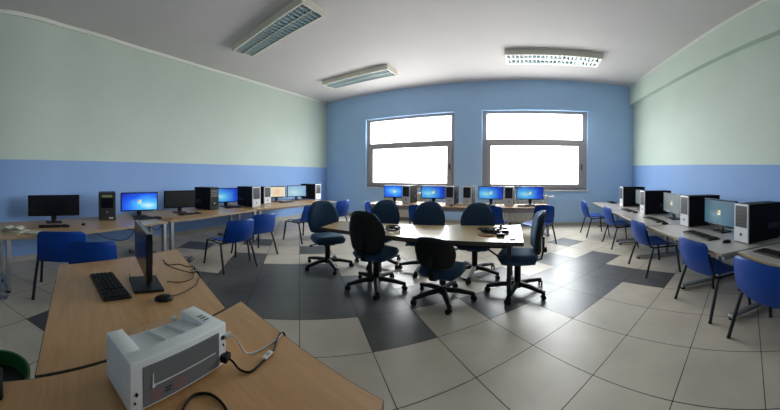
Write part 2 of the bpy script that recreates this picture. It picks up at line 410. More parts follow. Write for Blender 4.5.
ceiling_light(-.63, 1.60, 6.38, 6.93, 'bright louvred ceiling light in front of the right window', 'tube_added_glow')

# ---------------------------------------------------------------- radiators
def radiator(x0, x1, label):
    r = empty('radiator', ((x0 + x1) / 2, W - .16, .12)); hw = (x1 - x0) / 2
    tag(r, label, 'radiator', 'radiators under the windows')
    q = MB(); n = int((x1 - x0) / .065)
    for k in range(n):
        x = -hw + .0325 + k * .065
        q.box(x - .022, x + .022, -.05, .05, 0, .80, 'radiator', .015)
    q.box(-hw + .01, hw - .01, -.02, .02, .04, .08, 'radiator'); q.box(-hw + .01, hw - .01, -.02, .02, .72, .76, 'radiator')
    q.build('radiator_body', None, r, smooth=50)
    q = MB(); q.cyl((hw + .03, 0, .74), .018, .08, 'x', 'white', 10); q.cyl((hw + .09, 0, .74), .028, .05, 'x', 'white', 12); q.build('valve', None, r, smooth=50)
    for pts in ([(hw + .04, 0, .04), (hw + .06, .02, .04), (hw + .06, .12, .04)], [(0, .05, .76), (0, .12, .76)], [(0, .05, -.12), (0, .02, 0.02)]):
        q = MB(); q.tube(pts, .012, 'radiator'); q.build('pipe', None, r, smooth=50)
radiator(-4.75, -3.1, 'ribbed cream radiator under the left window')
radiator(-1.1, .52, 'ribbed cream radiator under the right window')

# ---------------------------------------------------------------- desks
TOP = .71
def desk(ax, ay, bx, by, depth, top, label, group, th=.03, inset=(.10, .10), leg='silver', name='desk', edge='edge', front=.10, column=True):
    """front edge from A to B (local +X), the desk reaches `depth` to local +Y"""
    L = math.hypot(bx - ax, by - ay); r = empty(name, (ax, ay, 0), math.atan2(by - ay, bx - ax))
    tag(r, label, 'desk', group)
    q = MB(); q.box(0, L, 0.004, depth, TOP - th, TOP, top, .003, 1); q.build('desk_top', None, r)
    q = MB(); q.box(0, L, 0, .004, TOP - th + .002, TOP - .002, edge); q.build('edge_band', None, r)
    for x in (inset[0], L - inset[1]):
        q = MB()
        if column: q.box(x - .03, x + .03, front, front + .06, .05, TOP - th, leg, .006)
        q.box(x - .03, x + .03, depth * .55, depth * .55 + .06, .05, TOP - th, leg, .006)
        q.box(x - .025, x + .025, .05, depth - .1, TOP - th - .04, TOP - th - .001, leg)
        q.build('leg', None, r)
        q = MB(); q.box(x - .035, x + .035, .06 if column else .15, depth - .15, .02, .055, leg, .01)
        q.cyl((x, .09 if column else .18, .011), .035, .022, 'z', 'black_plastic'); q.cyl((x, depth - .2, .011), .035, .022, 'z', 'black_plastic')
        q.build('foot', None, r)
    q = MB(); q.box(inset[0] + .03, L - inset[1] - .03, depth * .55 + .02, depth * .55 + .035, TOP - th - .16, TOP - th - .04, leg); q.build('crossbar', None, r)
    return r
LG = 'desks along the left wall'
def desk_l(a, b, depth, label, **k):   # left row: the wall lies to the left of A->B
    return desk(a[0], a[1], b[0], b[1], depth, 'beech', label, LG, leg='silver', front=.02, **k)
desk_l((-3.27, -1.20), (-4.48, 1.36), 1.22, 'beech desk along the left wall nearest the camera, papers on its left end', inset=(.30, .06))
desk_l((-4.52, 1.40), (-5.13, 3.57), 1.35, 'middle beech desk along the left wall, under the black tower', inset=(.06, .06))
desk_l((-5.15, 3.61), (-5.20, 6.35), 1.6, 'beech desk along the left wall ending near the window corner', inset=(.06, .2))
WG = 'desks under the windows'
desk(-4.15, 6.33, -2.62, 6.48, 1.1, 'beech', 'narrow light desk under the left window, leftmost of its row', WG)
desk(-2.58, 6.48, -1.05, 6.55, 1.1, 'beech', 'light desk between the two windows, middle of its row', WG)
desk(-.92, 6.60, .52, 6.86, .92, 'beech', 'light desk under the right window, rightmost of its row', WG)
RG = 'desks along the right wall'
def desk_r(a, b, depth, label, **k):
    return desk(a[0], a[1], b[0], b[1], depth, 'grey_top', label, RG, leg='silver', column=False, **k)
desk_r((1.78, 8.15), (1.73, 6.02), 1.25, 'pale grey desk along the right wall, farthest by the window corner')
desk_r((1.72, 5.97), (1.70, 4.02), 1.3, 'pale grey desk along the right wall, second from the far corner', inset=(.1, .75))
desk_r((1.73, 3.98), (1.74, 2.20), 1.35, 'pale grey desk along the right wall, third from the far corner', inset=(.75, .04))
desk_r((1.93, 2.17), (1.80, .2), 1.3, 'pale grey desk along the right wall, nearest the camera', inset=(.6, .1))

def flat_desk(pts, top, label, legs, cat='desk', name='desk', th=.03, edge='dark_edge', cross=None, group=None, legm='silver', z=TOP, brace=()):
    """desk given by its four corners (counter-clockwise)"""
    cx = sum(p[0] for p in pts) / 4; cy = sum(p[1] for p in pts) / 4
    r = empty(name, (cx, cy, 0)); tag(r, label, cat, group); q = [(x - cx, y - cy) for x, y in pts]
    m = MB(); m.poly(q, z - th, z, top); m.build('table_top' if name != 'desk' else 'desk_top', None, r)
    for i in range(4):
        a, b = Vector(q[i]), Vector(q[(i + 1) % 4]); d = (b - a).normalized(); n = Vector((d.y, -d.x)) * .004
        m = MB(); m.poly([tuple(a + n), tuple(b + n), tuple(b), tuple(a)], z - th + .001, z - .001, edge); m.build('edge_band', None, r)
    for (x, y) in legs:
        m = MB(); m.box(x - cx - .025, x - cx + .025, y - cy - .025, y - cy + .025, .015, z - th, legm, .006); m.cyl((x - cx, y - cy, .008), .03, .016, 'z', 'black_plastic'); m.build('leg', None, r)
    for (a, b) in brace:
        m = MB(); m.tube([(a[0] - cx, a[1] - cy, a[2]), (b[0] - cx, b[1] - cy, b[2])], .012, legm, 8); m.build('brace', None, r)
    if cross:
        m = MB()
        for (a, b) in cross: m.tube([(a[0] - cx, a[1] - cy, z - th - .035), (b[0] - cx, b[1] - cy, z - th - .035)], .02, legm, 6)
        m.build('crossbar', None, r)
    return r
flat_desk([(-2.78, 3.04), (-.09, 3.23), (-.17, 4.38), (-2.92, 3.68)], 'maple', 'long maple meeting table in the middle of the room among office chairs',
          [(-2.1, 3.30), (-.26, 3.34), (-.30, 4.2), (-2.2, 3.72)], 'table', 'meeting_table', th=.05, cross=[((-2.1, 3.30), (-.26, 3.34)), ((-.26, 3.34), (-.30, 4.2)), ((-2.1, 3.30), (-2.2, 3.72)), ((-2.2, 3.72), (-.3, 4.2))], legm='dark_metal', brace=[((-.26, 3.35, .42), (-.62, 3.36, .655))])
flat_desk([(-1.06, -.19), (-1.418, .76), (-2.77, .93), (-2.40, -.22)], 'beech_fg', 'beech desk holding the side-on monitor, keyboard and mouse in the foreground',
          [(-1.25, -.1), (-1.52, .65), (-2.65, .8), (-2.3, -.15)], group='foreground desks')
flat_desk([(.0, -.45), (-.47, .82), (-1.445, .885), (-.93, -.48)], 'beech_fg', 'beech desk under the white printer at the bottom of the photo',
          [(-.10, -.38), (-.55, .70), (-1.36, .78), (-.86, -.40)], group='foreground desks')

# ---------------------------------------------------------------- monitors
def logo(parent, s=1., y=-.004):
    m = MB()
    cols = ['logo_r', 'logo_g', 'logo_b', 'logo_y']
    for i, (cx, cz) in enumerate([(-.5, .5), (.5, .62), (-.5, -.5), (.5, -.38)]):
        k = m.mi(cols[i]); w = .42
        vs = [m.bm.verts.new((s * (cx + dx + .12 * dz), y, s * (cz + dz + .15 * dx))) for dx, dz in ((-w, -w), (w, -w), (w, w), (-w, w))]
        vb = [m.bm.verts.new((v.co.x, y + .002, v.co.z)) for v in vs]
        m.bm.faces.new(vs).material_index = k; m.bm.faces.new(vb[::-1]).material_index = k
        for t in range(4): m.bm.faces.new((vs[t], vb[t], vb[(t + 1) % 4], vs[(t + 1) % 4])).material_index = k
    return m.build('logo', None, parent)
def monitor(x, y, rot, w, label, scr, group, lg=True, z=TOP, zb=.82 - TOP, zt=1.17 - TOP, off=False, tilt=0., bez='blk_gloss', face_side=0, base=.13):
    """screen faces local -Y"""
    r = empty('monitor', (x, y, z), rot); tag(r, label, 'monitor', group)
    h = zt - zb; zc = (zb + zt) / 2; t = .035; bw = .018
    m = MB(); m.box(-w / 2, w / 2, 0, t, -h / 2, h / 2, bez, .006); m.box(-w * .3, w * .3, t, t + .025, -h * .3, h * .3, bez, .01)
    cas = m.build('casing', None, r); cas.location = (0, -.01, zc); cas.rotation_euler = (tilt, 0, 0)
    m = MB(); m.box(-w / 2 + bw, w / 2 - bw, -.002, .002, -h / 2 + bw * 1.3, h / 2 - bw, scr); s = m.build('screen', None, cas)
    if lg:
        l = logo(s, .036)
    m = MB(); m.box(-.03, .03, .035, .06, .01, zc, 'black_plastic', .006); m.box(-.045, .045, .02, .04, zb - .06, zb + .06, 'black_plastic', .006); m.build('stand', None, r)
    m = MB(); m.box(-base, base, -.07, .13, 0, .016, 'black_plastic', .007); m.build('base', None, r)
    m = MB(); m.box(w / 2 - .06, w / 2 - .04, -.012 , -.009, zb + .006, zb + .012, 'logo_g' if not off else 'case_grey'); m.build('power_light', None, r)
    return r
def toward(dx, dy): return math.atan2(dx, -dy)   # local -Y to direction (dx, dy)
LM = 'monitors on the left desks'; WM = 'monitors on the window desks'; RM = 'monitors on the right desks'
monitor(-4.60, -.50, toward(.98, .18), .84, 'wide black switched-off monitor, leftmost on the left wall desks', 'off_screen', LM, False, zb=.11, zt=.45, off=True)
monitor(-5.13, 1.0, toward(.97, .05), .70, 'lit blue desktop monitor beside the small grey tower', 'screen_corner', LM, zb=.105, zt=.45)
monitor(-5.45, 1.90, toward(.99, .0), .68, 'dark grey switched-off monitor beside the all-black tower', 'off_screen_matte', LM, False, zb=.10, zt=.45, off=True)
monitor(-6.04, 3.28, toward(.95, -.25), .60, 'lit monitor between the all-black tower and a silver-fronted tower', 'screen_left', LM, False, zb=.10, zt=.45)
monitor(-6.30, 5.05, toward(.95, -.2), .56, 'monitor showing an orange picture on the left desks', 'screen_orange', LM, False, zb=.12, zt=.44)
monitor(-6.30, 5.82, toward(.95, -.2), .67, 'pale blue-green lit monitor, last before the window corner', 'screen_pale', LM, False, zb=.10, zt=.45)
WP = [(-3.63, 6.93, .60, 'leftmost lit blue monitor under the left window', 'screen_blue'), (-2.54, 7.06, .66, 'lit blue monitor under the right half of the left window', 'screen_left'),
      (-1.05, 7.28, .64, 'lit blue monitor under the left part of the right window', 'screen_left'), (-.04, 7.38, .70, 'rightmost lit blue monitor on the window desks', 'screen_left')]
for x, y, w, lb, s in WP: monitor(x, y, toward(-x * .06, -1), w, lb, s, WM, zb=.14, zt=.48)
monitor(2.45, 6.05, toward(-1, 0), .66, 'monitor mostly hidden between the two farthest right-wall towers', 'screen_grey', RM, False, zb=.11, zt=.46)
monitor(2.44, 4.54, toward(-1, 0), .66, 'washed-out grey-green lit monitor on the right desks', 'screen_grey', RM, True, zb=.10, zt=.46)
monitor(2.44, 3.14, toward(-1, 0), .72, 'lit blue-green monitor nearest the camera on the right desks', 'screen_oblique', RM, True, zb=.08, zt=.45)
mo = monitor(-1.915, .385, toward(-.05, -1), .57, 'black monitor seen from its edge on the foreground desk', 'off_screen', 'foreground computer', False, zb=.12, zt=.407, off=True, base=.14)

# ---------------------------------------------------------------- computer towers
def tower(x, y, rot, w, d, h, label, group, style='silver', z=TOP):
    """front faces local -Y, front centre at the origin"""
    r = empty('computer_tower', (x, y, z), rot); tag(r, label, 'computer tower', group)
    m = MB(); m.box(-w / 2, w / 2, .02, d, .012, h, 'case_black', .004)
    for sx in (-1, 1):
        for yy in (.08, d - .08): m.cyl((sx * (w / 2 - .03), yy, .006), .015, .012, 'z', 'black_plastic', 10)
    m.build('case', None, r)
    fm = {'silver': 'case_silver', 'black': 'case_black', 'grey': 'case_grey'}[style]
    m = MB(); m.box(-w / 2, w / 2, 0, .02, .008, h, fm, .006); m.build('front_panel', None, r)
    m = MB()
    if style == 'silver':
        m.box(-w * .40, w * .40, -.004, .001, h * .40, h * .95, 'bay_dark', .002)
        for k in range(4): m.box(-w * .32, w * .32, -.007, -.003, h * (.84 - k * .1), h * (.85 - k * .1), 'case_grey')
    elif style == 'grey':
        m.box(-w * .36, w * .36, -.004, .001, h * .45, h * .80, 'blk_gloss', .002)
        m.box(-w * .30, w * .30, -.005, .001, h * .84, h * .91, 'yellow_label')
    else:
        for k in range(3): m.box(-w * .40, w * .40, -.004, .001, h * (.80 - k * .11), h * (.88 - k * .11), 'bay_dark', .002)
    m.build('drive_bay', None, r)
    m = MB(); m.cyl((0, -.003, h * (.30 if style != 'silver' else .22)), .016, .008, 'y', 'chrome' if style != 'silver' else 'case_grey', 16); m.build('power_button', None, r, smooth=50)
    m = MB(); m.box(w * .1, w * .36, -.002, .001, h * .06, h * .12, 'white_label' if style != 'black' else 'bay_dark'); m.build('sticker', None, r)
    for e in (-1, 1):
        m = MB(); xa, xb = sorted((e * (w / 2 - .001), e * (w / 2 + .0015))); m.box(xa, xb, d * .55, d * .9, h * .30, h * .46, 'bay_dark'); m.build('vent', None, r)
    return r
LT = 'towers on the left desks'; WT = 'towers on the window desks'; RT = 'towers on the right desks'
tower(-4.80, .38, toward(.99, -.08), .29, .42, .47, 'small grey-fronted tower with yellow label beside the leftmost monitor', LT, 'grey')
tower(-5.58, 2.74, toward(.93, .33), .27, .50, .49, 'all-black tower in the middle of the left desks', LT, 'black')
tower(-5.53, 3.82, toward(.99, .1), .25, .60, .48, 'silver-fronted tower left of the pair by the orange screen', LT)
tower(-6.0, 4.50, toward(.99, .1), .25, .40, .45, 'silver-fronted tower directly left of the orange screen', LT)
tower(-6.0, 6.12 + .33, toward(.99, .1), .27, .60, .48, 'silver-fronted tower by the window corner on the left desks', LT)
for x, y, lb in [(-3.23, 6.93, 'silver-fronted tower right of the leftmost window-desk monitor'), (-2.07, 7.08, 'silver-fronted tower left of the pair between the windows'),
                 (-1.62, 7.10, 'silver-fronted tower right of the pair between the windows'), (-.57, 7.18, 'silver-fronted tower between the two right window monitors')]:
    tower(x, y - .1, toward(0, -1), .23, .5, .48, lb, WT)
for x, y, h, lb in [(2.23, 6.86, .50, 'silver-fronted tower farthest along the right wall'), (2.18, 5.33, .475, 'second tower from the far corner on the right desks'),
                    (2.24, 3.77, .47, 'tower between the two visible right-wall screens'), (2.22, 2.45, .45, 'big black tower nearest the camera on the right desks')]:
    tower(x, y, toward(-1, 0), .24, .60, h, lb, RT)

# ---------------------------------------------------------------- keyboards and mice
def keyboard(x, y, rot, label, group, w=.44, d=.155, z=TOP):
    r = empty('keyboard', (x, y, z), rot); tag(r, label, 'keyboard', group)
    m = MB(); m.box(-w / 2, w / 2, -d / 2, d / 2, 0, .016, 'black_plastic', .006)
    m.build('keyboard_body', None, r)
    m = MB()
    for i in range(5):
        y0 = -d / 2 + .012 + i * (d - .02) / 5; s = (d - .02) / 5
        if i == 0:
            for a, b_ in ((-.47, -.3), (-.28, .02), (.04, .2), (.24, .35), (.37, .47)): m.box(a * w, b_ * w, y0, y0 + s * .8, .014, .023, 'key', .002, 1)
        else:
            for k in range(18):
                xx = -w * .47 + k * w * .94 / 18
                if k in (13,): continue
                m.box(xx, xx + w * .94 / 18 * .84, y0, y0 + s * .8, .014, .023, 'key')
    m.build('keys', None, r)
    return r
def mouse(x, y, rot, label, group, z=TOP):
    r = empty('mouse', (x, y, z), rot); tag(r, label, 'mouse', group)
    m = MB(); m.lathe([(.028, 0), (.033, .004), (.034, .012), (.029, .024), (.018, .032), (.0, .035)], 'black_plastic', 18, sy=1.75); m.build('mouse_body', None, r, smooth=60)
    m = MB(); m.cyl((0, .028, .028), .008, .008, 'x', 'case_grey', 12); m.build('scroll_wheel', None, r, smooth=50)
    return r
KB = 'keyboards'; MS = 'mice'
keyboard(-1.93, .16, toward(.0, -1) + .16, 'black keyboard on the foreground desk before the side-on monitor', KB, .46, .18)
mouse(-1.65, .47, -.1, 'black mouse on the foreground desk beside the printer', MS)
keyboard(-4.22, -.46, toward(.95, .2), 'black keyboard under the leftmost switched-off monitor', KB, .46)
mouse(-4.38, -.02, 1.4, 'black mouse beside the small grey tower', MS)
keyboard(-4.86, 1.1, toward(.93, .2), 'black keyboard before the lit monitor beside the grey tower', KB, .5)
keyboard(-5.15, 2.0, toward(.95, .2), 'black keyboard before the dark grey switched-off monitor', KB, .46)
keyboard(-5.75, 3.3, toward(.95, .2), 'black keyboard before the lit screen between two towers', KB, .40)
keyboard(-6.0, 5.15, toward(.98, .05), 'black keyboard before the orange-picture monitor', KB, .44)
for x, y, lb in [(-3.68, 6.62, 'under the leftmost window-desk monitor'), (-2.5, 6.72, 'under the second window-desk monitor'), (-1.1, 6.90, 'under the third window-desk monitor'), (-.12, 7.06, 'under the rightmost window-desk monitor')]:
    keyboard(x, y, 0, 'black keyboard ' + lb, KB, .44)
mouse(.27, 7.2, 0, 'black mouse at the right end of the window desks', MS)
mouse(-1.95, 6.72, 0, 'black mouse before the towers between the windows', MS)
for x, y, rt, lb in [(2.30, 7.9, 0, 'black keyboard on the farthest right desk by the corner'), (2.10, 6.0, .0, 'black keyboard between the two farthest right towers'),
                 (2.08, 4.55, .0, 'black keyboard before the washed-out screen on the right desks'), (2.06, 3.05, .0, 'black keyboard before the nearest lit right-wall screen'), (2.12, 1.75, 0, 'black keyboard cut by the right edge of the photo')]:
    keyboard(x, y, toward(-1, 0) + rt, lb, KB, .62 if y < 6 else .5, .17)
mouse(2.06, 4.06, 1.57, 'black mouse before the washed-out screen on the right desks', MS)
mouse(2.10, 2.56, 1.57, 'black mouse at the foot of the nearest right tower', MS)
mouse(2.12, 5.55, 1.57, 'black mouse before the second right tower', MS)

# ---------------------------------------------------------------- blue plastic chairs
def blue_chair():
    r = empty('blue_chair')
    m = MB()
    m.shell(lambda u, v: ((u - .5) * (.46 - .03 * abs(2 * v - 1) ** 3) , -.215 + v * .43, .445 + .022 * (2 * u - 1) ** 2 - .045 * max(0, v - .75) ** 2 * 16 * .4 + .03 * max(0, .2 - v) * 5 * .5), 12, 12, .012, 'blue_plastic')
    m.build('seat', None, r, smooth=60)
    m = MB()
    def bk(u, v):
        a = 2 * u - 1; hw = .238 - .012 * v
        cr = .045; zz = v * .36                                   # rounded upper and lower corners
        for edge in (zz, .36 - zz):
            if edge < cr: hw -= cr - math.sqrt(max(0, cr * cr - (cr - edge) ** 2))
        return (a * hw, -.225 - .075 * v - .055 * (1 - a * a) - .025 * math.sin(v * PI), .452 + zz + .012 * (1 - a * a) * v)
    m.shell(bk, 14, 24, .012, 'blue_plastic')
    # lower lip with the carrying ridge
    m.shell(lambda u, v: ((2 * u - 1) * .20, -.28 + .055 * (2 * u - 1) ** 2 + .01 * v, .515 + .012 * v), 12, 1, .012, 'blue_plastic')
    m.build('backrest', None, r, smooth=60)
    for s in (-1, 1):
        m = MB(); m.tube([(s * .275, .265, .0), (s * .262, .235, .22), (s * .245, .215, .425)], .016, 'black_metal', 8); m.cyl((s * .275, .265, .008), .017, .016, 'z', 'black_plastic', 10); m.build('leg', None, r, smooth=60)
        m = MB(); m.tube([(s * .275, -.31, .0), (s * .262, -.245, .22), (s * .245, -.18, .425)], .016, 'black_metal', 8); m.cyl((s * .275, -.31, .008), .017, .016, 'z', 'black_plastic', 10); m.build('leg', None, r, smooth=60)
    m = MB()
    for s in (-1, 1):
        m.tube([(s * .245, .215, .425), (s * .242, .16, .432), (s * .242, -.17, .430), (s * .24, -.225, .45), (s * .228, -.25, .56), (s * .212, -.275, .70)], .0125, 'black_metal', 8)
    m.tube([(-.243, .15, .415), (.243, .15, .415)], .009, 'black_metal', 6); m.tube([(-.243, -.13, .415), (.243, -.13, .415)], .009, 'black_metal', 6)
    m.build('frame', None, r, smooth=60)
    return r
proto = blue_chair(); used = [False]
def place(proto, used, x, y, rz, label, cat, group, s=(1, 1, 1)):
    o = proto if not used[0] else copy_tree(proto); used[0] = True
    o.location = (x, y, 0); o.rotation_euler = (0, 0, rz); o.scale = s
    tag(o, label, cat, group); return o
def bc(x, y, dx, dy, label, group, s=(1, 1, 1)): return place(proto, used, x, y, face(dx, dy), label, 'chair', group, s)
CL, CW, CR = 'blue chairs by the left desks', 'blue chairs by the window desks', 'blue chairs by the right desks'
bc(-3.63, -.27, -1, .02, 'blue plastic chair at far left, before the switched-off monitor', CL, (1.25, 1.0, 1.0))
bc(-3.04, .09, -1, .05, 'blue plastic chair half hidden behind the foreground desk', CL, (1.0, 1, 1.02))
bc(-4.08, 2.27, -1, -.08, 'blue plastic chair standing whole before the all-black tower', CL, (1.15, 1.05, .95))
bc(-4.40, 2.97, -1, -.05, 'blue plastic chair just behind the one before the black tower', CL, (1.15, 1.02, .95))
bc(-4.68, 4.48, -1, -.02, 'blue plastic chair half hidden left of the round-backed office chair', CL, (1.15, 1.05, 1))
bc(-4.55, 5.42, -1, -.02, 'blue plastic chair showing right of the round-backed office chair', CL, (1.1, 1.05, 1.05))
bc(-3.45, 5.85, .9, .3, 'blue plastic chair under the leftmost window-desk monitor', CW)
bc(-2.42, 6.05, 0, 1, 'blue plastic chair behind the middle of the meeting table', CW)
bc(-.80, 6.25, .2, 1, 'blue plastic chair under the right window, peeking out beside an office chair behind the table', CW, (1.1, 1, 1))
bc(.12, 6.05, -.55, -.85, 'blue plastic chair at the right end of the window desks', CW, (1.1, 1, 1))
bc(1.60, 7.0, 1, .05, 'blue plastic chair farthest along the right desks', CR, (1.2, 1, 1.05))
bc(1.90, 5.85, 1, .02, 'second blue plastic chair from the far corner on the right', CR, (1.25, 1, 1.0))
bc(1.93, 4.16, 1, .02, 'third blue plastic chair from the far corner on the right', CR, (1.3, 1, .955))
bc(1.99, 2.66, 1, .02, 'blue plastic chair under the nearest lit right-wall screen', CR, (1.25, 1, .955))
bc(1.98, 1.64, 1, .0, 'blue plastic chair cut by the right edge of the photo', CR, (1.3, 1.0, .955))

# ---------------------------------------------------------------- office chairs
def office_chair(low=False):
    r = empty('office_chair')
    sz = .40 if low else .50; dz = sz - .50
    m = MB(); m.pad(lambda v: .25 + .012 * math.sin(v * PI), .49, .13, z0=sz - .045, m='fabric' , horiz=True, bow=.0, power=6); m.build('seat', None, r, smooth=70)
    m = MB(); m.box(-.20, .20, -.20, .19, sz - .10, sz - .065, 'black_plastic', .03, 3); m.build('seat_shell', None, r, smooth=50)
    if low:
        hw = lambda v: .245 - .025 * abs(2 * v - 1) ** 2; h = .36; z0 = .43
    else:
        hw = lambda v: .27 * (1 - .12 * (1 - v) ** 2 - .30 * max(0, v - .35) ** 2 / .42); h = .54; z0 = .49
    m = MB(); m.pad(hw, h, .085, z0=z0, bow=.05, lean=-.07, low=.03, m='fabric', power=5); m.xf(Matrix.Translation((0, -.235, 0))); m.build('backrest', None, r, smooth=70)
    m = MB(); m.pad(lambda v: hw(v) * 1.01, h * 1.01, .05, z0=z0 - .003, bow=.05, lean=-.07, low=.03, m='black_plastic', power=8); m.xf(Matrix.Translation((0, -.262, 0))); m.build('back_shell', None, r, smooth=70)
    m = MB(); m.tube([(0, -.05, sz - .10), (0, -.20, sz - .105), (0, -.285, sz - .08), (0, -.31, sz + .02), (0, -.315, sz + .2)], .032, 'black_plastic', 8, flat=.4)
    m.build('back_support', None, r, smooth=60)
    m = MB(); m.cyl((0, -.325, sz + .03), .034, .05, 'y', 'black_plastic', 14); m.build('knob', None, r, smooth=50)
    m = MB(); m.tube([(.05, .02, sz - .115), (.20, .02, sz - .12), (.26, .02, sz - .135)], .008, 'black_metal', 6); m.cyl((.27, .02, sz - .138), .014, .04, 'x', 'black_plastic', 10); m.build('lever', None, r, smooth=50)
    m = MB(); m.box(-.09, .09, -.10, .10, sz - .14, sz - .10, 'black_metal', .01); m.cyl((0, 0, (sz - .14 + .25) / 2 + .02), .014, sz - .14 - .20, 'z', 'chrome', 14); m.cyl((0, 0, .21 + .04), .040, .20 if not low else .14, 'z', 'black_plastic', 14); m.build('gas_column', None, r, smooth=50)
    m = MB(); m.lathe([(.045, .07), (.055, .09), (.05, .13), (.035, .155)], 'black_plastic', 16); m.build('hub', None, r, smooth=50)
    for k in range(5):
        a = 2 * PI * k / 5 + .31; c, s = math.cos(a), math.sin(a)
        m = MB(); m.tube([(c * .03, s * .03, .115), (c * .18, s * .18, .108), (c * .30, s * .30, .088), (c * .37, s * .37, .075)], .040, 'black_plastic', 8, r2=.026, flat=.8)
        lg = m.build('leg', None, r, smooth=60)
        m = MB(); t = a + .8; ct, st = math.cos(t), math.sin(t); cx, cy = c * .37, s * .37
        for e in (-1, 1):
            p = Vector((cx - ct * .012, cy - st * .012, .027)); n = Vector((-st, ct, 0)) * e
            m.tube([p + n * .005, p + n * .028], .027, 'black_plastic', 14)
        m.tube([(cx, cy, .045), (cx, cy, .08)], .009, 'black_metal', 8)
        m.tube([(cx - st * .022 - ct * .012, cy + ct * .022 - st * .012, .05), (cx + st * .022 - ct * .012, cy - ct * .022 - st * .012, .05)], .014, 'black_plastic', 8)
        m.build('caster', None, lg, smooth=50)
    return r
hi = office_chair(); uh = [False]; lo = office_chair(True); ul = [False]
OG = 'office chairs around the meeting table'
def oc(x, y, dx, dy, label, s=1.05, low=False):
    return place(lo if low else hi, ul if low else uh, x, y, face(dx, dy), label, 'office chair', OG, (s, s, 1.0))
oc(-2.98, 3.42, .86, -.5, 'blue office chair at the left end of the meeting table')
oc(-1.93, 3.18, .05, 1, 'tall-backed office chair with its back to the camera, left front of the table', 1.05)
oc(-1.03, 3.20, .12, 1, 'low-backed office chair with its back to the camera, in front of the table', 1.02, True)
oc(-2.40, 4.05, .1, -1, 'office chair behind the table, leftmost of the three there')
oc(-1.62, 4.10, .05, -1, 'office chair behind the table, middle of the three there')
oc(-.83, 4.12, .0, -1, 'office chair behind the table, rightmost of the three there')
oc(-.17, 3.57, -1, -.08, 'side-on office chair at the right end of the meeting table', 1.05)

# ---------------------------------------------------------------- printer
pr = empty('printer', (-.862, .135, TOP), math.atan2(.395, -.122))    # local +X runs along its long side, +Y away from the camera
tag(pr, 'white laser printer seen from behind on the foreground desk', 'printer')
L_, D_, H_ = .470, .200, .172; pr.scale = (.885, 1, 1)
m = MB(); wx0, wx1, wy = .075, L_ - .085, .056
m.box(0, L_, 0, wy, .012, H_, 'printer', .005, 3)
m.box(.0005, wx0, wy - .008, D_, .0125, H_ - .0008, 'printer', .004, 3); m.box(wx1, L_ - .0005, wy - .008, D_, .0125, H_ - .0008, 'printer', .004, 3)
m.box(wx0 - .02, wx1 + .02, .03, D_ - .004, .012, .10, 'printer'); m.box(wx0 - .02, wx1 + .02, D_ - .012, D_ - .002, .012, .137, 'printer', .003)
m.build('printer_body', None, pr, smooth=40)
m = MB(); mx = Matrix.Translation((0, wy - .004, .166)) @ Matrix.Rotation(math.radians(-12), 4, 'X')
m.box(wx0 - .004, wx1 + .004, 0, .155, -.006, 0, 'printer_well', mx=mx); m.build('output_tray', None, pr)
for xx in (.19, .29):
    m = MB(); m.box(xx, xx + .003, .0, .14, -.002, .010, 'printer', mx=mx); m.build('tray_rib', None, pr)
m = MB(); m.box(.052, L_ - .045, -.0025, .008, .020, .148, 'printer_dark', .002); pn = m.build('rear_panel', None, pr)
m = MB(); m.box(.09, .40, -.005, -.002, .078, .081, 'printer_well'); m.box(.09, .094, -.005, -.002, .078, .118, 'white'); m.cyl((.092, -.005, .08), .006, .006, 'y', 'white', 12); m.build('latch', None, pn)
for (x, w_, c) in ((.085, .05, 'red_text'), (.145, .03, 'bag'), (.185, .07, 'red_text')):
    m = MB()
    for j in range(4):
        if c == 'bag' and j in (0, 3): continue
        m.box(x, x + w_ * (.95 - .12 * (j % 2)), -.0042, -.002, .030 + j * .010, .034 + j * .010, c)
    m.build('printed_label', None, pn)
for (x, z, r_) in ((.025, .07, .006), (.018, .045, .004), (L_ - .020, .092, .004)):
    m = MB(); m.cyl((x, -.001, z), r_, .005, 'y', 'blk_gloss', 12); m.build('screw', None, pr)
m = MB(); m.box(L_ - .036, L_ - .010, -.004, .01, .03, .058, 'blk_gloss', .003); m.build('power_socket', None, pr)
m = MB(); m.box(L_ - .03, L_ - .015, -.003, .01, .112, .128, 'bay_dark', .002); m.build('data_socket', None, pr)
for j in range(3):
    m = MB(); m.box(L_ - .060, L_ - .030, .07 + j * .018, .078 + j * .018, H_ - .003, H_ + .0005, 'printer_dark'); m.build('button', None, pr)
m = MB(); m.box(.10, L_ - .13, D_ + .002, D_ + .036, .140, .1415, 'clear'); m.build('paper_guide', None, pr)
m = MB(); m.cyl((L_ - .12, D_ + .006, .142), .011, .02, 'x', 'white', 14); m.build('hinge_knob', None, pr, smooth=50)
for x in (.04, L_ - .04):
    for y in (.03, D_ - .03):
        m = MB(); m.cyl((x, y, .006), .012, .012, 'z', 'black_plastic', 10); m.build('foot', None, pr)

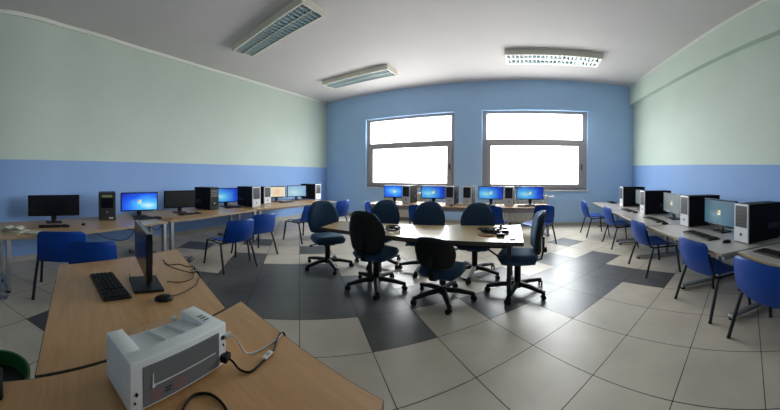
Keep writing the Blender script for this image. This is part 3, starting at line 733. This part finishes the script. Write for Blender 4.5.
def spline(pts, n=8):
    P = [Vector(p) for p in pts]; P = [P[0]] + P + [P[-1]]; out = []
    for i in range(1, len(P) - 2):
        for k in range(n):
            t = k / n; a, b_, c, d = P[i - 1], P[i], P[i + 1], P[i + 2]
            out.append(.5 * ((2 * b_) + (-a + c) * t + (2 * a - 5 * b_ + 4 * c - d) * t * t + (-a + 3 * b_ - 3 * c + d) * t ** 3))
    out.append(P[-2]); return out
def cable(pts, label, m='cable', r=.004, name='cable', group=None, n=8):
    q = MB(); q.tube(spline(pts, n), r, m, 6); o = q.build(name, None, smooth=60); tag(o, label, 'cable', group); return o
Z = TOP + .005
pc = empty('power_cable', (0, 0, 0)); tag(pc, 'black power cord with a white tag running from the printer', 'cable')
m = MB(); m.tube(spline([(-.975, .525, TOP + .045), (-.955, .545, TOP + .03), (-.93, .56, Z + .004), (-.90, .59, Z), (-.92, .66, Z), (-.95, .74, Z), (-1.00, .80, Z), (-1.03, .84, Z), (-1.03, .865, Z), (-1.03, .872, TOP - .04), (-1.03, .80, TOP - .1)]), .0042, 'cable', 8); m.build('cord', None, pc, smooth=60)
m = MB(); m.box(-.028, .028, -.011, .011, -.001, .004, 'white', .002, mx=Matrix.Translation((-.935, .70, Z + .006)) @ Matrix.Rotation(math.atan2(.08, -.03), 4, 'Z')); m.box(-.010, .012, -.007, .007, .004, .0045, 'grey_text', mx=Matrix.Translation((-.935, .70, Z + .006)) @ Matrix.Rotation(math.atan2(.08, -.03), 4, 'Z')); m.build('tag', None, pc)
m = MB(); m.box(-.014, .014, -.022, .022, -.012, .012, 'cable', .004, mx=Matrix.Translation((-.972, .523, TOP + .044)) @ Matrix.Rotation(.6, 4, 'Z')); m.build('plug', None, pc)
uc = empty('usb_cable', (0, 0, 0)); tag(uc, 'thin pale grey cable running from the printer to the desk edge', 'cable')
m = MB(); m.tube(spline([(-.985, .545, TOP + .118), (-.975, .575, TOP + .10), (-.985, .62, Z + .02), (-.99, .68, Z), (-1.0, .76, Z), (-1.02, .84, Z), (-1.045, .866, Z), (-1.045, .873, TOP - .04), (-1.045, .80, TOP - .1)]), .0032, 'cable_grey', 8); m.build('cord', None, uc, smooth=60)
m = MB(); m.box(-.008, .008, -.018, .018, -.008, .008, 'cable_grey', .003, mx=Matrix.Translation((-.985, .538, TOP + .12)) @ Matrix.Rotation(.3, 4, 'Z')); m.build('plug', None, uc)
cable([(-.70, .22, Z), (-.82, .28, Z), (-.89, .35, Z), (-.875, .41, Z), (-.80, .43, Z), (-.72, .40, Z), (-.64, .36, Z)], 'black cable looping on the desk before the printer', r=.0045)
cable([(-1.92, .54, TOP + .16), (-2.05, .62, TOP + .08), (-2.1, .72, TOP + .06), (-2.14, .80, TOP + .02), (-2.16, .865, TOP + .005), (-2.16, .875, TOP - .04), (-2.16, .80, TOP - .10)], 'black video cable drooping from behind the side-on monitor', r=.0045)
cable([(-1.95, .56, Z + .12), (-2.0, .62, TOP + .08), (-2.02, .72, Z + .03), (-2.04, .80, Z), (-2.03, .85, Z), (-2.03, .86, TOP - .04), (-2.03, .78, TOP - .10)], 'second black cable running back from the side-on monitor', r=.004)
cable([(-1.68, .53, Z), (-1.71, .62, Z), (-1.80, .74, Z), (-1.88, .79, Z), (-1.95, .835, Z), (-1.96, .845, TOP - .04), (-1.96, .77, TOP - .1)], 'thin black mouse cord crossing the foreground desk', r=.0026)
cable([(-1.93, .57, Z), (-1.88, .66, Z), (-1.92, .76, Z), (-2.0, .80, Z), (-2.10, .83, Z), (-2.11, .87, Z), (-2.11, .88, TOP - .04), (-2.11, .80, TOP - .1)], 'thin cord curving from the monitor base to the desk edge', r=.0026)
cable([(-2.15, .34, Z), (-1.98, .32, Z), (-1.93, .40, Z)], 'keyboard cord running under the side-on monitor', r=.0024)
cable([(-4.25, .62, TOP - .045), (-4.40, .85, .60), (-4.50, 1.02, .64), (-4.58, 1.2, .56), (-4.62, 1.3, .66)], 'black cables hanging under the leftmost beech desk', r=.006)
cable([(-4.95, .1, .55), (-5.0, .35, .38), (-4.95, .7, .34), (-4.85, .9, .55), (-4.8, 1.0, TOP - .045)], 'black cable looping down behind the leftmost beech desk', r=.006)

# ---------------------------------------------------------------- small things
# cables and adapters heaped on the meeting table
def heap(name, x, y, s, n, label, cat, seed):
    rnd = random.Random(seed); r = empty(name, (x, y, TOP)); tag(r, label, cat)
    for k in range(n):
        m = MB(); cx, cy = rnd.uniform(-.5, .5) * s[0], rnd.uniform(-.5, .5) * s[1]; rr = rnd.uniform(.05, .085)
        pts = [(cx + rr * 1.3 * math.cos(t * .7) + rnd.uniform(-.015, .015), cy + rr * math.sin(t * .7) + rnd.uniform(-.015, .015), .012 + k * .006 + rnd.uniform(0, .012)) for t in range(14)]
        m.tube(spline(pts, 4), .008, 'cable', 6); m.build('cable_coil', None, r, smooth=60)
    return r
hp = heap('cable_heap', -.50, 3.72, (.32, .28), 7, 'heap of black cables and adapters at the right end of the meeting table', 'cables', 3)
for (x, y, a) in ((-.14, .08, .4), (.04, -.04, -.5), (.16, .0, .1), (.12, -.22, .2)):
    m = MB(); m.box(-.05, .05, -.028, .028, 0, .035, 'black_plastic', .008, mx=Matrix.Translation((x, y, .002)) @ Matrix.Rotation(a, 4, 'Z')); m.build('adapter', None, hp)
m = MB(); m.tube(spline([(-.16, -.20, .008), (-.08, -.25, .008), (.0, -.24, .008), (.04, -.20, .008)]), .008, 'orange', 6); m.build('orange_cable', None, hp, smooth=60)
m = MB(); m.tube(spline([(.18, -.02, .005), (.26, -.10, .005), (.24, -.22, .005)]), .003, 'cable_grey', 6); m.build('cable', None, hp, smooth=60)
m = MB(); m.lathe([(.022, 0), (.024, .01), (.02, .05), (.008, .055)], 'black_plastic', 14); tag(m.build('small_cap', loc=(-.44, 4.06, TOP), smooth=50), 'small black cap behind the cable heap on the meeting table', 'cap')
m = MB(); m.box(-.035, .035, -.014, .014, 0, .012, 'bay_dark', .004); tag(m.build('memory_stick', loc=(-.22, 3.34, TOP), rot=(0, 0, .3)), 'small dark stick near the right front corner of the meeting table', 'stick')
h2 = empty('coiled_cable', (-1.80, 3.40, TOP)); tag(h2, 'black coiled cable with a silver plug on the left of the meeting table', 'cable')
m = MB(); pts = [(.085 * math.cos(t * .55) * (1.2 - .004 * t), .10 * math.sin(t * .55), .012 + t * .0018) for t in range(34)]; m.tube(spline(pts, 2), .009, 'cable', 6); m.build('coil', None, h2, smooth=60)
m = MB(); m.box(-.05, .05, -.02, .02, .03, .055, 'case_silver', .006, mx=Matrix.Rotation(.7, 4, 'Z') @ Matrix.Translation((.06, 0, 0))); m.build('plug', None, h2)
m = MB(); m.box(-.10, .10, -.04, .04, 0, .025, 'black_plastic', .008); tag(m.build('remote_control', loc=(-2.56, 3.62, TOP), rot=(0, 0, .2)), 'flat black remote at the left end of the meeting table', 'remote')
# papers on the leftmost desk
m = MB()
for k in range(5): m.box(-.16, .16, -.11, .11, k * .006, k * .006 + .005, 'paper', mx=Matrix.Rotation(.06 * (k - 2), 4, 'Z'))
tag(m.build('booklet_stack', loc=(-3.78, -.93, TOP), rot=(0, 0, 1.0)), 'stack of pale booklets at the left end of the left desk', 'booklets')
m = MB(); m.shell(lambda u, v: ((u - .5) * .30, (v - .5) * .22, .012 + .02 * math.sin(u * 2 * PI) ** 2), 16, 2, .004, 'paper'); tag(m.build('open_booklet', loc=(-3.80, -.98, TOP + .035), rot=(0, 0, 1.5), smooth=60), 'open pale booklet lying on the stack of booklets', 'booklet')
m = MB(); m.box(-.14, .14, -.10, .10, 0, .018, 'kraft', .002); m.box(-.135, .135, -.095, .095, .018, .03, 'paper'); tag(m.build('notebook', loc=(-3.66, -.60, TOP), rot=(0, 0, 1.3)), 'pale notebook right of the booklet stack on the left desk', 'notebook')
m = MB(); m.tube([(0, 0, .006), (.2, .02, .006)], .006, 'orange', 6); tag(m.build('pen', loc=(-4.83, 1.38, TOP), rot=(0, 0, .5)), 'thin orange-brown pen on the left desks between two keyboards', 'pen')
# bottle on the floor by the left desk leg
bt = empty('water_bottle', (-3.30, -.99, 0)); bt.scale = (.9, .9, .8); tag(bt, 'clear bluish plastic bottle on the floor at the left edge', 'bottle')
m = MB(); m.lathe([(.07, .0), (.08, .01), (.08, .06), (.074, .09), (.08, .12), (.08, .17), (.05, .21), (.018, .24), (.018, .255)], 'clear_blue', 20); m.build('bottle_body', None, bt, smooth=60)
m = MB(); m.cyl((0, 0, .262), .02, .02, 'z', 'blue_plastic', 16); m.build('cap', None, bt, smooth=50)
# bin
bn = empty('waste_bin', (-1.60, -.52, 0)); tag(bn, 'green plastic waste bin with a dark bag behind the printer desk', 'bin')
m = MB(); n = 28; prof = [(.14, 0), (.145, .01), (.19, .30), (.20, .305), (.20, .32), (.185, .32), (.135, .02), (.0, .02)]; m.lathe(prof, 'green_bin', n); m.build('bin_body', None, bn, smooth=50)
m = MB(); m.lathe([(.172, .24), (.165, .20), (.155, .15), (.12, .13), (.0, .12)], 'bag', n); m.build('bin_bag', None, bn, smooth=50)
m = MB(); m.box(-.06, .06, -.045, .045, 0, .04, 'black_plastic', .008); tag(m.build('power_adapter', loc=(-.955, -.335 + .0, TOP), rot=(0, 0, .3)), 'black adapter at the bottom left edge of the printer desk', 'adapter')
# floor socket box by the left desk
m = MB(); m.box(-.13, .13, -.10, .10, 0, .012, 'silver', .003); m.box(.07, .10, -.09, .09, .012, .03, 'black_plastic', .004)
tag(m.build('floor_socket', loc=(-4.70, 1.75, 0), rot=(0, 0, .9)), 'grey socket plate on the floor under the left desks', 'socket')

# ---------------------------------------------------------------- daylight
w = bpy.data.worlds.new('overcast'); sc.world = w; w.use_nodes = True; t = w.node_tree; bg = t.nodes['Background']
tc = t.nodes.new('ShaderNodeTexCoord'); sp = t.nodes.new('ShaderNodeSeparateXYZ'); rp = t.nodes.new('ShaderNodeValToRGB')
mr = t.nodes.new('ShaderNodeMapRange'); mr.inputs['From Min'].default_value = -1; mr.inputs['From Max'].default_value = 1
rp.color_ramp.elements[0].position = .46; rp.color_ramp.elements[0].color = (.62, .62, .60, 1)
rp.color_ramp.elements[1].position = .54; rp.color_ramp.elements[1].color = (.95, .98, 1.0, 1)
t.links.new(tc.outputs['Generated'], sp.inputs[0]); t.links.new(sp.outputs['Z'], mr.inputs['Value']); t.links.new(mr.outputs[0], rp.inputs[0]); t.links.new(rp.outputs[0], bg.inputs[0])
bg.inputs['Strength'].default_value = 3.0
PORT = [((x0 + x1) / 2, W + .215, (ZB + ZT) / 2, x1 - x0, ZT - ZB, -90) for x0, x1 in wins]
for px_, py_, pz_, pw, ph, pa in PORT:
    ld = bpy.data.lights.new('window_portal', 'AREA'); ld.shape = 'RECTANGLE'; ld.size = pw; ld.size_y = ph; ld.cycles.is_portal = True
    lo_ = bpy.data.objects.new('window_portal', ld); C.objects.link(lo_); lo_.location = (px_, py_, pz_); lo_.rotation_euler = (math.radians(pa), 0, 0)

# ---------------------------------------------------------------- camera: a turning-phone panorama
FX, FY, CX, CY = 284.776, 284.893, 390.0, 178.183
cd = bpy.data.cameras.new('camera'); cam = bpy.data.objects.new('camera', cd); C.objects.link(cam); sc.camera = cam
cd.type = 'PANO'; cd.panorama_type = 'CENTRAL_CYLINDRICAL'
cd.central_cylindrical_radius = 1.0
cd.central_cylindrical_range_u_min = -CX / FX; cd.central_cylindrical_range_u_max = (780 - CX) / FX
cd.central_cylindrical_range_v_min = -(410 - CY) / FY; cd.central_cylindrical_range_v_max = CY / FY
yaw, pitch, roll = .497738, -.010004, -.002651
R = Matrix.Rotation(yaw, 3, 'Z') @ Matrix.Rotation(pitch, 3, 'X') @ Matrix.Rotation(roll, 3, 'Y')
right, fwd, up = R.col[0], R.col[1], R.col[2]
cam.matrix_world = Matrix(((right.x, up.x, -fwd.x, 0), (right.y, up.y, -fwd.y, 0), (right.z, up.z, -fwd.z, 1.4627), (0, 0, 0, 1)))
cd.clip_start = .02; cd.clip_end = 200

sc.view_settings.view_transform = 'Standard'; sc.view_settings.look = 'None'; sc.view_settings.gamma = 1; sc.view_settings.use_curve_mapping = False
sc.view_settings.exposure = 2.68
sc.cycles.max_bounces = 10; sc.cycles.diffuse_bounces = 6; sc.cycles.transparent_max_bounces = 12
sc.cycles.use_denoising = True; sc.cycles.caustics_reflective = False; sc.cycles.caustics_refractive = False
